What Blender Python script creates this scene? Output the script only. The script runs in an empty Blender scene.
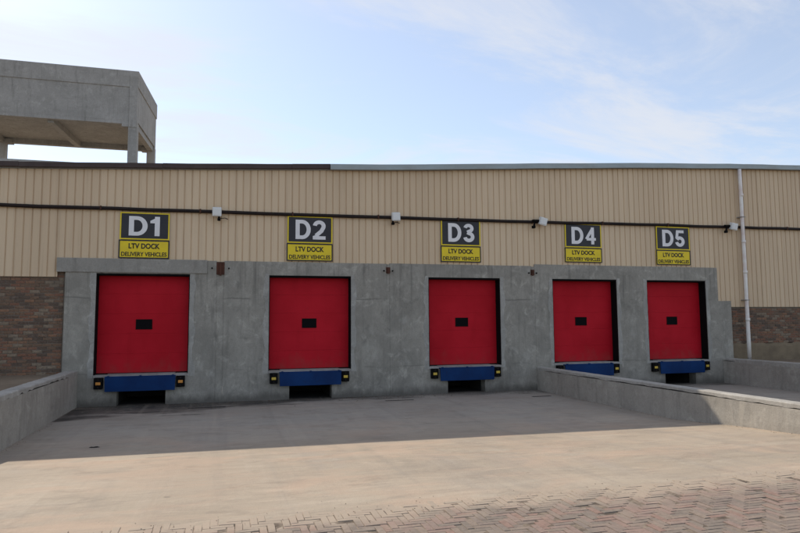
import bpy, bmesh, math, random
from mathutils import Vector, Matrix
random.seed(7)
scene = bpy.context.scene
COL = scene.collection

# ------------------------------------------------------------------ camera
CAM = Vector((3.3364, -18.7519, 2.2122))
YAW, PITCH, ROLL, FPX = 0.2691, 0.0866, -0.0066, 635.0
cyw, syw, cp, sp = math.cos(YAW), math.sin(YAW), math.cos(PITCH), math.sin(PITCH)
fwd = Vector((syw*cp, cyw*cp, sp)); rgt = Vector((cyw, -syw, 0)); upv = rgt.cross(fwd)
cr, sr = math.cos(ROLL), math.sin(ROLL)
rgt, upv = rgt*cr + upv*sr, upv*cr - rgt*sr
cam = bpy.data.cameras.new('camera')
cam.sensor_width = 36; cam.lens = FPX/800*36; cam.clip_end = 3000
camo = bpy.data.objects.new('camera', cam); COL.objects.link(camo)
M = Matrix((rgt, upv, -fwd)).transposed().to_4x4(); M.translation = CAM
camo.matrix_world = M
scene.camera = camo

# ------------------------------------------------------------------ sky, sun, exposure
SUN = Vector((-0.48, 1.0, 0.90)).normalized()          # towards the sun, behind the building
EL = math.asin(SUN.z); AZ = math.atan2(SUN.x, SUN.y)
world = bpy.data.worlds.new('World'); scene.world = world; world.use_nodes = True
wt = world.node_tree; wt.nodes.clear()
def wn(t, **k):
    n = wt.nodes.new(t)
    for a, v in k.items(): setattr(n, a, v)
    return n
sky = wn('ShaderNodeTexSky', sky_type='NISHITA', sun_disc=False, sun_elevation=EL, sun_rotation=AZ,
         altitude=200, air_density=1.0, dust_density=0.5, ozone_density=1.5)
bg = wn('ShaderNodeBackground'); bg.inputs['Strength'].default_value = 0.084
wo = wn('ShaderNodeOutputWorld')
tc = wn('ShaderNodeTexCoord'); sx = wn('ShaderNodeSeparateXYZ'); wt.links.new(tc.outputs['Generated'], sx.inputs[0])
zz = wn('ShaderNodeMath', operation='MAXIMUM'); wt.links.new(sx.outputs['Z'], zz.inputs[0]); zz.inputs[1].default_value = 0.0
za = wn('ShaderNodeMath', operation='ADD'); wt.links.new(zz.outputs[0], za.inputs[0]); za.inputs[1].default_value = 0.16
dx = wn('ShaderNodeMath', operation='DIVIDE'); wt.links.new(sx.outputs['X'], dx.inputs[0]); wt.links.new(za.outputs[0], dx.inputs[1])
dy = wn('ShaderNodeMath', operation='DIVIDE'); wt.links.new(sx.outputs['Y'], dy.inputs[0]); wt.links.new(za.outputs[0], dy.inputs[1])
cb = wn('ShaderNodeCombineXYZ'); wt.links.new(dx.outputs[0], cb.inputs[0]); wt.links.new(dy.outputs[0], cb.inputs[1])
mp = wn('ShaderNodeMapping'); mp.inputs['Scale'].default_value = (0.75, 1.7, 1); mp.inputs['Rotation'].default_value = (0, 0, 0.35)
mp.inputs['Location'].default_value = (0.7, 2.1, 0)
wt.links.new(cb.outputs[0], mp.inputs[0])
nz = wn('ShaderNodeTexNoise'); nz.inputs['Scale'].default_value = 1.1; nz.inputs['Detail'].default_value = 9
nz.inputs['Roughness'].default_value = 0.64; nz.inputs['Distortion'].default_value = 0.9
wt.links.new(mp.outputs[0], nz.inputs['Vector'])
cr1 = wn('ShaderNodeMapRange', interpolation_type='SMOOTHSTEP'); cr1.inputs[1].default_value = 0.42; cr1.inputs[2].default_value = 0.66
cr1.inputs[3].default_value = 0.34; cr1.inputs[4].default_value = 0.80
wt.links.new(nz.outputs['Fac'], cr1.inputs[0])
mx = wn('ShaderNodeMix', data_type='RGBA'); wt.links.new(cr1.outputs[0], mx.inputs['Factor'])
wt.links.new(sky.outputs[0], mx.inputs['A']); mx.inputs['B'].default_value = (4.45, 4.5, 4.7, 1)
wt.links.new(mx.outputs['Result'], bg.inputs['Color']); wt.links.new(bg.outputs[0], wo.inputs[0])

sun = bpy.data.lights.new('sun', 'SUN'); sun.energy = 2.0; sun.angle = math.radians(0.6); sun.color = (1.0, 0.91, 0.77)
suno = bpy.data.objects.new('sun', sun); COL.objects.link(suno)
suno.rotation_euler = SUN.to_track_quat('Z', 'Y').to_euler(); suno.location = (-8, 30, 30)
vs = scene.view_settings
vs.view_transform = 'Standard'; vs.look = 'None'; vs.exposure = 1.14; vs.gamma = 1.0; vs.use_curve_mapping = False

# ------------------------------------------------------------------ helpers
def obj(name, me, mat, parent=None, loc=None):
    o = bpy.data.objects.new(name, me); COL.objects.link(o)
    if mat is not None:
        ms = mat if isinstance(mat, (list, tuple)) else [mat]
        if not me.materials:
            for m in ms: me.materials.append(m)
    if parent: o.parent = parent
    if loc: o.location = loc
    return o
def tag(o, label=None, cat=None, group=None, kind=None):
    if label: o['label'] = label
    if cat: o['category'] = cat
    if group: o['group'] = group
    if kind: o['kind'] = kind
    return o
def thing(name, label, cat, loc=(0, 0, 0), group=None):
    o = bpy.data.objects.new(name, None); COL.objects.link(o); o.location = loc; o.empty_display_size = 0.2
    return tag(o, label, cat, group)
def bx(bm, x0, x1, y0, y1, z0, z1):
    v = [bm.verts.new(c) for c in ((x0,y0,z0),(x1,y0,z0),(x1,y1,z0),(x0,y1,z0),(x0,y0,z1),(x1,y0,z1),(x1,y1,z1),(x0,y1,z1))]
    for f in ((0,3,2,1),(4,5,6,7),(0,1,5,4),(1,2,6,5),(2,3,7,6),(3,0,4,7)): bm.faces.new([v[i] for i in f])
    return v
def fin(bm, name='mesh', bevel=0, seg=1, smooth=False):
    if bevel: bmesh.ops.bevel(bm, geom=bm.edges[:], offset=bevel, segments=seg, affect='EDGES', profile=0.5, clamp_overlap=True)
    bmesh.ops.recalc_face_normals(bm, faces=bm.faces[:])
    me = bpy.data.meshes.new(name); bm.to_mesh(me); bm.free()
    if smooth:
        for p in me.polygons: p.use_smooth = True
    return me
def box(x0, x1, y0, y1, z0, z1, bevel=0.0, seg=1):
    bm = bmesh.new(); bx(bm, x0, x1, y0, y1, z0, z1); return fin(bm, bevel=bevel, seg=seg)
def tube_bm(bm, pts, r, n=10, cap=True):
    pts = [Vector(p) for p in pts]; rings = []
    for i, p in enumerate(pts):
        a = pts[max(i-1, 0)]; b = pts[min(i+1, len(pts)-1)]; t = (b-a).normalized()
        ref = Vector((0, 0, 1)) if abs(t.z) < 0.9 else Vector((0, 1, 0))
        u = t.cross(ref).normalized(); w = u.cross(t)
        rings.append([bm.verts.new(p + u*r*math.cos(2*math.pi*k/n) + w*r*math.sin(2*math.pi*k/n)) for k in range(n)])
    for a, b in zip(rings, rings[1:]):
        for k in range(n): bm.faces.new((a[k], a[(k+1) % n], b[(k+1) % n], b[k]))
    if cap: bm.faces.new(rings[0][::-1]); bm.faces.new(rings[-1])
def tube(pts, r, n=10):
    bm = bmesh.new(); tube_bm(bm, pts, r, n); return fin(bm, smooth=n > 8)
def lerp_tab(tab, x):
    if x <= tab[0][0]:
        (a, b), (c, d) = tab[0], tab[1]
    elif x >= tab[-1][0]:
        (a, b), (c, d) = tab[-2], tab[-1]
    else:
        for (a, b), (c, d) in zip(tab, tab[1:]):
            if a <= x <= c: break
    return b + (d-b)*(x-a)/(c-a)

# ------------------------------------------------------------------ materials
class Mat:
    def __init__(s, name, rough=0.8, metal=0.0, spec=0.35):
        s.m = bpy.data.materials.new(name); s.m.use_nodes = True
        s.t = s.m.node_tree; s.b = s.t.nodes['Principled BSDF']
        s.b.inputs['Roughness'].default_value = rough; s.b.inputs['Metallic'].default_value = metal
        s.b.inputs['Specular IOR Level'].default_value = spec
        g = s.n('ShaderNodeNewGeometry'); s.pos = g.outputs['Position']
    def n(s, t, **k):
        n = s.t.nodes.new(t)
        for a, v in k.items(): setattr(n, a, v)
        return n
    def l(s, a, b): s.t.links.new(a, b)
    def noise(s, scale, detail=4, rough=0.55, sc=(1, 1, 1), off=(0, 0, 0), dist=0, lo=0.0, hi=1.0, src=None):
        mp = s.n('ShaderNodeMapping'); mp.inputs['Scale'].default_value = sc; mp.inputs['Location'].default_value = off
        s.l(src or s.pos, mp.inputs[0])
        nz = s.n('ShaderNodeTexNoise'); nz.inputs['Scale'].default_value = scale; nz.inputs['Detail'].default_value = detail
        nz.inputs['Roughness'].default_value = rough; nz.inputs['Distortion'].default_value = dist
        s.l(mp.outputs[0], nz.inputs['Vector'])
        if (lo, hi) == (0.0, 1.0): return nz.outputs['Fac']
        return s.range(nz.outputs['Fac'], lo, hi)
    def range(s, v, lo, hi, a=0.0, b=1.0):
        r = s.n('ShaderNodeMapRange', interpolation_type='SMOOTHSTEP')
        r.inputs[1].default_value = lo; r.inputs[2].default_value = hi; r.inputs[3].default_value = a; r.inputs[4].default_value = b
        s.l(v, r.inputs[0]); return r.outputs[0]
    def math(s, op, a, b):
        m = s.n('ShaderNodeMath', operation=op)
        for i, v in ((0, a), (1, b)):
            if isinstance(v, (int, float)): m.inputs[i].default_value = v
            else: s.l(v, m.inputs[i])
        return m.outputs[0]
    def mix(s, fac, a, b, mode='MIX'):
        m = s.n('ShaderNodeMix', data_type='RGBA', blend_type=mode)
        for nm, v in (('Factor', fac), ('A', a), ('B', b)):
            k = [i for i in m.inputs if i.name == nm and (i.type == ('VALUE' if nm == 'Factor' else 'RGBA'))][0]
            if isinstance(v, (int, float)): k.default_value = v
            elif isinstance(v, tuple): k.default_value = (*v, 1)
            else: s.l(v, k)
        return [o for o in m.outputs if o.type == 'RGBA'][0]
    def xyz(s):
        x = s.n('ShaderNodeSeparateXYZ'); s.l(s.pos, x.inputs[0]); return x.outputs
    def rnd(s): return s.n('ShaderNodeObjectInfo').outputs['Random']
    def color(s, c):
        if isinstance(c, tuple): s.b.inputs['Base Color'].default_value = (*c, 1)
        else: s.l(c, s.b.inputs['Base Color'])
        return s
    def rough(s, v): s.l(v, s.b.inputs['Roughness']); return s
    def bump(s, h, strength=0.3, dist=0.01):
        b = s.n('ShaderNodeBump'); b.inputs['Strength'].default_value = strength; b.inputs['Distance'].default_value = dist
        s.l(h, b.inputs['Height']); s.l(b.outputs[0], s.b.inputs['Normal']); return s

def concrete(name, dark, mid, light, stain=(0.10, 0.095, 0.085), stain_amt=0.5, off=0.0, splash=False):
    k = Mat(name, rough=0.88, spec=0.25)
    a = k.noise(0.9, 6, 0.6, off=(off, 0, off), dist=0.4, lo=0.3, hi=0.7)
    c = k.mix(a, dark, mid)
    b = k.noise(2.6, 7, 0.65, off=(0, off, 3), dist=0.8, lo=0.5, hi=0.75)
    c = k.mix(b, c, light)
    tw = k.noise(7, 7, 0.7, sc=(1.6, 1, 0.8), off=(off, 4, 2), dist=1.2, lo=0.42, hi=0.72)
    c = k.mix(k.math('MULTIPLY', tw, 0.38), c, tuple(v*0.68 for v in dark))
    st = k.noise(2.2, 6, 0.6, sc=(2.2, 2.2, 0.22), off=(off, 1, 0), lo=0.5, hi=0.82)
    c = k.mix(k.math('MULTIPLY', st, stain_amt), c, stain)
    h = k.noise(1.3, 5, 0.6, sc=(0.5, 0.5, 2.2), off=(4, off, 1), lo=0.58, hi=0.8)
    c = k.mix(k.math('MULTIPLY', h, 0.35), c, stain)
    f = k.noise(38, 4, 0.7); c = k.mix(k.math('MULTIPLY', k.range(f, 0.35, 0.75), 0.22), c, stain)
    if splash:                                          # patches of old render and mud splash at the foot
        pz = k.xyz()['Z']
        c = k.mix(k.math('MULTIPLY', k.noise(0.9, 8, 0.7, sc=(1.3, 1, 1.1), off=(2.2, 0, 5), lo=0.48, hi=0.66), 0.45), c, (0.21, 0.202, 0.18))
        c = k.mix(k.math('MULTIPLY', k.noise(1.3, 8, 0.7, sc=(1.0, 1, 0.8), off=(8.2, 0, 1), lo=0.54, hi=0.70), 0.45), c, (0.45, 0.44, 0.405))
        e = k.math('ADD', k.math('MULTIPLY', pz, -1.6), k.noise(1.6, 6, 0.7, sc=(1.2, 1, 0.5)))
        c = k.mix(k.math('MULTIPLY', k.range(e, 0.0, 0.45), 0.75), c, (0.095, 0.088, 0.078))
        wob = k.noise(0.8, 5, 0.6, off=(1, 0, 7))                      # ragged day-work joints between pours
        for zl, amt, o_ in ((2.9, 0.6, 0.0), (0.86, 0.35, 9.0)):
            dz = k.math('ABSOLUTE', k.math('ADD', k.math('SUBTRACT', pz, zl+0.125), k.math('MULTIPLY', wob, 0.25)), 0.0)
            ms = k.math('MULTIPLY', k.range(dz, 0.0, 0.035, 1.0, 0.0), k.noise(0.9, 4, 0.6, off=(o_, 2, 0), lo=0.45, hi=0.6))
            c = k.mix(k.math('MULTIPLY', ms, amt), c, (0.11, 0.105, 0.096))
        dk = k.noise(1.7, 7, 0.68, sc=(1.0, 1, 0.7), off=(14, 0, 6), dist=0.7, lo=0.55, hi=0.70); c = k.mix(k.math('MULTIPLY', dk, 0.6), c, (0.15, 0.145, 0.13))
        run = k.math('MULTIPLY', k.noise(3.0, 5, 0.65, sc=(2.2, 1, 0.08), off=(6, 0, 0), lo=0.52, hi=0.68), k.range(k.math('ADD', pz, k.noise(1.5, 4, 0.6, sc=(2, 1, 0.2))), 2.6, 4.2))
        c = k.mix(k.math('MULTIPLY', run, 0.55), c, (0.12, 0.115, 0.102))
        wsp = k.noise(7, 5, 0.7, sc=(1, 1, 0.4), off=(5, 0, 3), lo=0.70, hi=0.76); c = k.mix(k.math('MULTIPLY', wsp, 0.5), c, (0.55, 0.54, 0.52))
    k.color(c); hh = k.noise(14, 8, 0.7); k.bump(k.math('ADD', hh, k.math('MULTIPLY', f, 0.4)), 0.35, 0.02)
    return k.m
M_conc = concrete('dock_concrete', (0.255, 0.243, 0.216), (0.355, 0.338, 0.30), (0.47, 0.45, 0.40), stain_amt=0.55, splash=True)
M_cap = concrete('lintel_concrete', (0.28, 0.268, 0.243), (0.335, 0.32, 0.29), (0.40, 0.385, 0.35), stain_amt=0.45, off=7)
M_jamb = concrete('jamb_plaster', (0.30, 0.295, 0.275), (0.375, 0.365, 0.34), (0.49, 0.48, 0.45), stain_amt=0.5, off=51)
M_colm = concrete('column_concrete', (0.13, 0.135, 0.14), (0.19, 0.195, 0.2), (0.25, 0.25, 0.25), stain_amt=0.6, off=13)
M_low = concrete('retaining_concrete', (0.33, 0.30, 0.26), (0.42, 0.385, 0.335), (0.50, 0.46, 0.40), stain_amt=0.45, off=21)
M_coping = concrete('coping_concrete', (0.36, 0.335, 0.30), (0.44, 0.415, 0.375), (0.52, 0.495, 0.45), stain_amt=0.35, off=29)  # paler than the wall body: brightness of the sky-facing top put into the colour
M_tank = concrete('tank_concrete', (0.31, 0.30, 0.28), (0.38, 0.365, 0.345), (0.44, 0.425, 0.40), stain_amt=0.55, off=37)

def plain(name, c, rough=0.6, metal=0.0, var=0.25, scale=3.0, dirt=None, dirt_amt=0.3, sc=(1, 1, 1), bump=0.0, spec=0.35):
    k = Mat(name, rough=rough, metal=metal, spec=spec)
    a = k.noise(scale, 6, 0.6, sc=sc, lo=0.3, hi=0.75)
    d = dirt or tuple(v*0.5 for v in c)
    col = k.mix(k.math('MULTIPLY', a, var), c, d)
    f = k.noise(scale*9, 4, 0.7, lo=0.55, hi=0.8); col = k.mix(k.math('MULTIPLY', f, dirt_amt), col, d)
    k.color(col); k.rough(k.range(f, 0, 1, rough, min(1, rough+0.15)))
    if bump: k.bump(f, bump, 0.004)
    return k.m

# cladding: painted beige sheets, each a slightly different shade, with run-off streaks
k = Mat('beige_cladding', rough=0.55, spec=0.35)
c = k.mix(k.rnd(), (0.59, 0.455, 0.308), (0.65, 0.51, 0.35))
c = k.mix(k.math('MULTIPLY', k.noise(1.6, 6, 0.6, sc=(3.2, 1, 0.16), lo=0.45, hi=0.8), 0.35), c, (0.40, 0.295, 0.195))
c = k.mix(k.math('MULTIPLY', k.noise(0.5, 4, 0.6, off=(5, 0, 2), lo=0.4, hi=0.75), 0.22), c, (0.68, 0.53, 0.375))
c = k.mix(k.math('MULTIPLY', k.noise(9, 5, 0.7, sc=(1, 1, 0.35), lo=0.6, hi=0.85), 0.25), c, (0.24, 0.17, 0.12))
c = k.mix(k.math('MULTIPLY', k.noise(2.4, 6, 0.7, sc=(4.5, 1, 0.10), off=(13, 0, 4), lo=0.56, hi=0.70), 0.30), c, (0.30, 0.215, 0.14))
k.color(c); k.bump(k.noise(2.2, 4, 0.5, sc=(1, 1, 0.5)), 0.3, 0.03); M_clad = k.m

M_fasc_dk = plain('brown_fascia', (0.045, 0.030, 0.028), 0.6, dirt=(0.12, 0.09, 0.08), dirt_amt=0.3)
M_fasc_gr = plain('galvanised_flashing', (0.30, 0.345, 0.36), 0.42, metal=0.35, dirt=(0.2, 0.19, 0.17), var=0.5, sc=(0.4, 1, 1))
M_roof = plain('roof_sheet', (0.33, 0.34, 0.34), 0.5, metal=0.3, dirt=(0.2, 0.17, 0.14))
M_black = plain('black_rubber', (0.005, 0.005, 0.006), 0.9, spec=0.08, dirt=(0.02, 0.018, 0.016), dirt_amt=0.4)
M_conduit = plain('dark_conduit', (0.014, 0.011, 0.011), 0.6, dirt=(0.06, 0.03, 0.022), dirt_amt=0.5, spec=0.2, scale=2)
M_pvc = plain('pale_pipe', (0.80, 0.80, 0.77), 0.45, dirt=(0.5, 0.27, 0.25), var=0.4)
M_rust = plain('rust', (0.09, 0.035, 0.022), 0.9, dirt=(0.03, 0.016, 0.012), var=0.7, dirt_amt=0.5, bump=0.4)
M_lamp = plain('light_housing', (0.74, 0.77, 0.78), 0.4, dirt=(0.5, 0.49, 0.46), var=0.25)
M_steel = plain('sill_steel', (0.34, 0.33, 0.32), 0.6, dirt=(0.14, 0.11, 0.09), var=0.6)
M_pit = plain('pit_lining', (0.035, 0.033, 0.032), 0.95, dirt=(0.015, 0.014, 0.013))
M_glass = Mat('dark_pane', rough=0.4, spec=0.03).color((0.006, 0.006, 0.007)).m
M_orange = plain('amber_marker', (0.62, 0.26, 0.05), 0.45, dirt=(0.3, 0.15, 0.05), var=0.3)
M_yellow = plain('yellow_marker', (0.60, 0.42, 0.06), 0.45, dirt=(0.3, 0.2, 0.05), var=0.3)
M_syel = plain('sign_yellow', (0.78, 0.60, 0.012), 0.4, dirt=(0.45, 0.34, 0.03), var=0.3, dirt_amt=0.15)
M_sblk = plain('sign_black', (0.016, 0.016, 0.024), 0.4, dirt=(0.05, 0.045, 0.045), var=0.25, dirt_amt=0.25)
M_swht = plain('sign_white', (0.76, 0.76, 0.78), 0.45, dirt=(0.4, 0.4, 0.42), var=0.2, dirt_amt=0.15)
M_drain = plain('drain_steel', (0.02, 0.019, 0.018), 0.8, dirt=(0.06, 0.045, 0.035))

k = Mat('red_door_paint', rough=0.6, spec=0.12)
c = k.mix(k.noise(0.8, 5, 0.6, lo=0.3, hi=0.7), (0.41, 0.006, 0.016), (0.49, 0.010, 0.023))
c = k.mix(k.math('MULTIPLY', k.noise(2.4, 6, 0.65, sc=(1.8, 1, 0.3), lo=0.5, hi=0.85), 0.5), c, (0.33, 0.004, 0.012))
c = k.mix(k.math('MULTIPLY', k.noise(5, 6, 0.7, off=(3, 3, 3), lo=0.62, hi=0.85), 0.08), c, (0.5, 0.12, 0.11))
pz = k.xyz()['Z']
du = k.math('ADD', k.math('MULTIPLY', k.math('SUBTRACT', 1.25, pz), 0.5), k.noise(3.5, 7, 0.7, sc=(1, 1, 0.6), off=(8, 0, 2)))
c = k.mix(k.math('MULTIPLY', k.range(du, 0.48, 0.85), 0.30), c, (0.17, 0.07, 0.055))
c = k.mix(k.math('MULTIPLY', k.noise(4, 8, 0.75, sc=(0.5, 1, 1.6), off=(2, 6, 6), lo=0.62, hi=0.72), 0.22), c, (0.20, 0.012, 0.016))
k.color(c); k.bump(k.noise(1.6, 3, 0.5), 0.25, 0.02); M_red = k.m

k = Mat('blue_leveler_paint', rough=0.6, spec=0.15)
c = k.mix(k.noise(1.5, 5, 0.6, lo=0.3, hi=0.7), (0.002, 0.022, 0.095), (0.003, 0.034, 0.135))
c = k.mix(k.noise(8, 6, 0.7, sc=(1, 1, 0.6), lo=0.60, hi=0.78), c, (0.015, 0.02, 0.04))
c = k.mix(k.noise(11, 6, 0.75, off=(4, 4, 4), sc=(0.5, 1, 1.3), lo=0.66, hi=0.74), c, (0.10, 0.055, 0.035))
k.color(c); M_blue = k.m

# apron concrete: dusty tan, swept streaks along the facade, tyre marks, damp dirt at the dock face
k = Mat('apron_concrete', rough=0.9, spec=0.2)
c = k.mix(k.noise(0.35, 6, 0.6, sc=(0.6, 1.2, 1), lo=0.3, hi=0.7), (0.34, 0.282, 0.217), (0.40, 0.33, 0.256))
c = k.mix(k.math('MULTIPLY', k.noise(1.1, 7, 0.65, sc=(0.35, 1.6, 1), dist=0.6, lo=0.45, hi=0.8), 0.6), c, (0.46, 0.395, 0.315))
c = k.mix(k.math('MULTIPLY', k.noise(0.8, 6, 0.6, sc=(0.8, 2.2, 1), off=(9, 2, 0), dist=1.0, lo=0.5, hi=0.8), 0.6), c, (0.47, 0.32, 0.23))
c = k.mix(k.math('MULTIPLY', k.noise(5, 7, 0.7, sc=(0.3, 2.0, 1), off=(2, 0, 0), lo=0.52, hi=0.8), 0.55), c, (0.25, 0.205, 0.165))
c = k.mix(k.math('MULTIPLY', k.noise(0.55, 5, 0.6, sc=(1.2, 0.35, 1), off=(3, 8, 0), lo=0.5, hi=0.75), 0.5), c, (0.28, 0.25, 0.22))
P = k.xyz()
near = k.range(k.math('ADD', P['Y'], k.noise(0.5, 5, 0.6, sc=(1.2, 0.5, 1), off=(3, 3, 3))), -7.2, -3.0)                      # greyer tone put into the colour where the building's shadow falls
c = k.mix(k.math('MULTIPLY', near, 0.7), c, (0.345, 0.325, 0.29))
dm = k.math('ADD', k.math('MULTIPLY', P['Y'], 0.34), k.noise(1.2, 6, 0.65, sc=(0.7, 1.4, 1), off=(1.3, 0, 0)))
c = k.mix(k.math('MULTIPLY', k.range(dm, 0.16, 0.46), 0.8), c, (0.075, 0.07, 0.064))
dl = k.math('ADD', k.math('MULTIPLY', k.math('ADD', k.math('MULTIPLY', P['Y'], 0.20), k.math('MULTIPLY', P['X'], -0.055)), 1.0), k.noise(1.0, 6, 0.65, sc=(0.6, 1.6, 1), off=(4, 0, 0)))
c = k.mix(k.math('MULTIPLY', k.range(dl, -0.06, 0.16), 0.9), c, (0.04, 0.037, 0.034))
tr = k.noise(1.0, 6, 0.6, sc=(2.6, 0.10, 1), off=(6, 3, 0), lo=0.48, hi=0.74)   # tyre tracks towards the doors
c = k.mix(k.math('MULTIPLY', tr, 0.30), c, (0.19, 0.175, 0.16))
tr2 = k.noise(1.0, 6, 0.6, sc=(3.4, 0.13, 1), off=(1, 7, 0), lo=0.52, hi=0.76)
c = k.mix(k.math('MULTIPLY', tr2, 0.30), c, (0.47, 0.40, 0.325))
bl = k.noise(0.7, 7, 0.7, sc=(0.9, 1.5, 1), off=(11, 4, 0), dist=0.5, lo=0.50, hi=0.66); c = k.mix(k.math('MULTIPLY', bl, 0.36), c, (0.22, 0.19, 0.16))
b2 = k.noise(3.2, 7, 0.72, sc=(0.55, 1.5, 1), off=(3, 14, 0), dist=0.8, lo=0.50, hi=0.70); c = k.mix(k.math('MULTIPLY', b2, 0.34), c, (0.24, 0.205, 0.17))
b3 = k.noise(1.4, 7, 0.7, sc=(0.5, 1.8, 1), off=(23, 1, 0), dist=0.8, lo=0.54, hi=0.72); c = k.mix(k.math('MULTIPLY', b3, 0.45), c, (0.52, 0.42, 0.325))
c = k.mix(k.math('MULTIPLY', k.noise(0.6, 6, 0.6, sc=(0.8, 1.5, 1), off=(31, 6, 0), dist=0.8, lo=0.45, hi=0.68), k.math('SUBTRACT', 0.55, k.math('MULTIPLY', near, 0.45))), c, (0.45, 0.325, 0.24))  # peach of the sunlit apron painted in, held back over the shadowed part
g1 = k.noise(1.9, 9, 0.75, sc=(0.8, 1.3, 1), off=(41, 3, 0), dist=0.4, lo=0.53, hi=0.63); c = k.mix(k.math('MULTIPLY', g1, 0.28), c, (0.20, 0.165, 0.13))
g2 = k.noise(2.4, 9, 0.75, sc=(0.8, 1.3, 1), off=(17, 33, 0), dist=0.4, lo=0.56, hi=0.66); c = k.mix(k.math('MULTIPLY', g2, 0.30), c, (0.47, 0.405, 0.325))
g3 = k.noise(0.42, 4, 0.5, sc=(1, 1, 1), off=(5, 20, 0), lo=0.45, hi=0.7); c = k.mix(k.math('MULTIPLY', g3, 0.25), c, (0.27, 0.215, 0.165))
oil = k.noise(2.1, 4, 0.5, off=(50, 7, 0), lo=0.72, hi=0.78); c = k.mix(k.math('MULTIPLY', oil, 0.5), c, (0.09, 0.08, 0.07))
sp_ = k.noise(30, 3, 0.6, lo=0.68, hi=0.78); c = k.mix(k.math('MULTIPLY', sp_, 0.4), c, (0.16, 0.13, 0.105))
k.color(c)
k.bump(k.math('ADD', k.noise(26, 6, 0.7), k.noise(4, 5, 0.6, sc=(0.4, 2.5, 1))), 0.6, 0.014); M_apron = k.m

k = Mat('dusty_ground', rough=0.95, spec=0.15)
c = k.mix(k.noise(0.3, 7, 0.6, lo=0.3, hi=0.7), (0.20, 0.155, 0.11), (0.29, 0.23, 0.165))
c = k.mix(k.math('MULTIPLY', k.noise(4, 6, 0.7, lo=0.45, hi=0.75), 0.5), c, (0.14, 0.11, 0.08))
k.color(c); k.bump(k.noise(12, 8, 0.7), 0.5, 0.03); M_ground = k.m

def paver_mat(name, c0):
    k = Mat(name, rough=0.9, spec=0.2)
    c = k.mix(k.noise(22, 5, 0.65, lo=0.3, hi=0.75), c0, tuple(v*0.72 for v in c0))
    P = k.xyz()
    c = k.mix(k.math('MULTIPLY', k.noise(1.5, 5, 0.6, off=(2, 9, 0), lo=0.45, hi=0.65), 0.55), c, (0.30, 0.20, 0.165))
    c = k.mix(k.math('MULTIPLY', k.noise(1.9, 5, 0.6, off=(12, 3, 0), lo=0.48, hi=0.66), 0.6), c, (0.205, 0.172, 0.145))
    c = k.mix(k.math('MULTIPLY', k.noise(60, 4, 0.7, lo=0.5, hi=0.75), 0.4), c, (0.14, 0.115, 0.1))
    e = k.math('ADD', k.math('MULTIPLY', k.math('ADD', P['Y'], 12.80), 0.9), k.noise(1.8, 6, 0.65))
    c = k.mix(k.math('MULTIPLY', k.range(e, 0.3, 0.85), 0.85), c, (0.40, 0.325, 0.25))
    c = k.mix(k.math('MULTIPLY', k.noise(2.6, 6, 0.7, off=(7, 1, 0), lo=0.42, hi=0.75), 0.55), c, (0.31, 0.25, 0.20))
    k.color(c); k.bump(k.noise(45, 5, 0.7), 0.5, 0.006); return k.m
PAV = [paver_mat('paver_%s' % n, c) for n, c in (('pink', (0.285, 0.205, 0.172)), ('grey', (0.22, 0.182, 0.152)), ('tan', (0.27, 0.212, 0.172)),
        ('mauve', (0.235, 0.187, 0.158)), ('red', (0.28, 0.185, 0.15)))]
def brick_mat(name, c0):
    k = Mat(name, rough=0.92, spec=0.2)
    c = k.mix(k.noise(20, 5, 0.7, lo=0.35, hi=0.75), c0, tuple(v*0.55 for v in c0))
    c = k.mix(k.math('MULTIPLY', k.noise(1.3, 6, 0.65, lo=0.45, hi=0.75), 0.55), c, (0.10, 0.085, 0.07))
    c = k.mix(k.math('MULTIPLY', k.noise(6, 6, 0.7, off=(3, 0, 9), lo=0.55, hi=0.8), 0.5), c, (0.34, 0.30, 0.26))
    k.color(c); k.bump(k.noise(50, 5, 0.7), 0.6, 0.006); return k.m
BRK = [brick_mat('brick_%s' % n, c) for n, c in (('red', (0.235, 0.125, 0.085)), ('brown', (0.20, 0.13, 0.09)), ('dark', (0.14, 0.10, 0.078)),
        ('orange', (0.27, 0.155, 0.10)), ('buff', (0.27, 0.21, 0.155)))]
M_mortar = plain('mortar', (0.20, 0.175, 0.145), 0.95, dirt=(0.10, 0.085, 0.07), var=0.6, scale=2, bump=0.5)
M_plaster = plain('earth_plaster', (0.235, 0.185, 0.125), 0.95, dirt=(0.11, 0.085, 0.06), var=0.7, scale=1.8, bump=0.5)

# ------------------------------------------------------------------ setting: ground, apron, paving
def zg(y):                                              # apron profile: flat at the dock, then a ramp up to the paving
    return lerp_tab([(-14, 0.40), (-12.4, 0.34), (-9.7, 0.205), (-8.2, 0.125), (-7.2, 0.05), (-6.4, 0.0), (0, 0.0)], y)
def zp(y): return 0.34 + (-12.4 - y)*0.016 if y > -19 else 0.34 + 6.6*0.016

XL, XR = -0.41, 13.06                                   # inner faces of the ramp walls
X3 = 20.30
bm = bmesh.new()
HX0, HX1, HY0, HY1 = -0.72, 20.62, -12.3, 2.0
R = 500
xs = [-R, HX0, HX1, R]; ys = [-R, HY0, HY1, R]
vv = {(i, j): bm.verts.new((x, y, 0.255)) for i, x in enumerate(xs) for j, y in enumerate(ys)}
for i in range(3):
    for j in range(3):
        if (i, j) != (1, 1): bm.faces.new((vv[i, j], vv[i+1, j], vv[i+1, j+1], vv[i, j+1]))
tag(obj('ground', fin(bm), M_ground), kind='structure')

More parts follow.
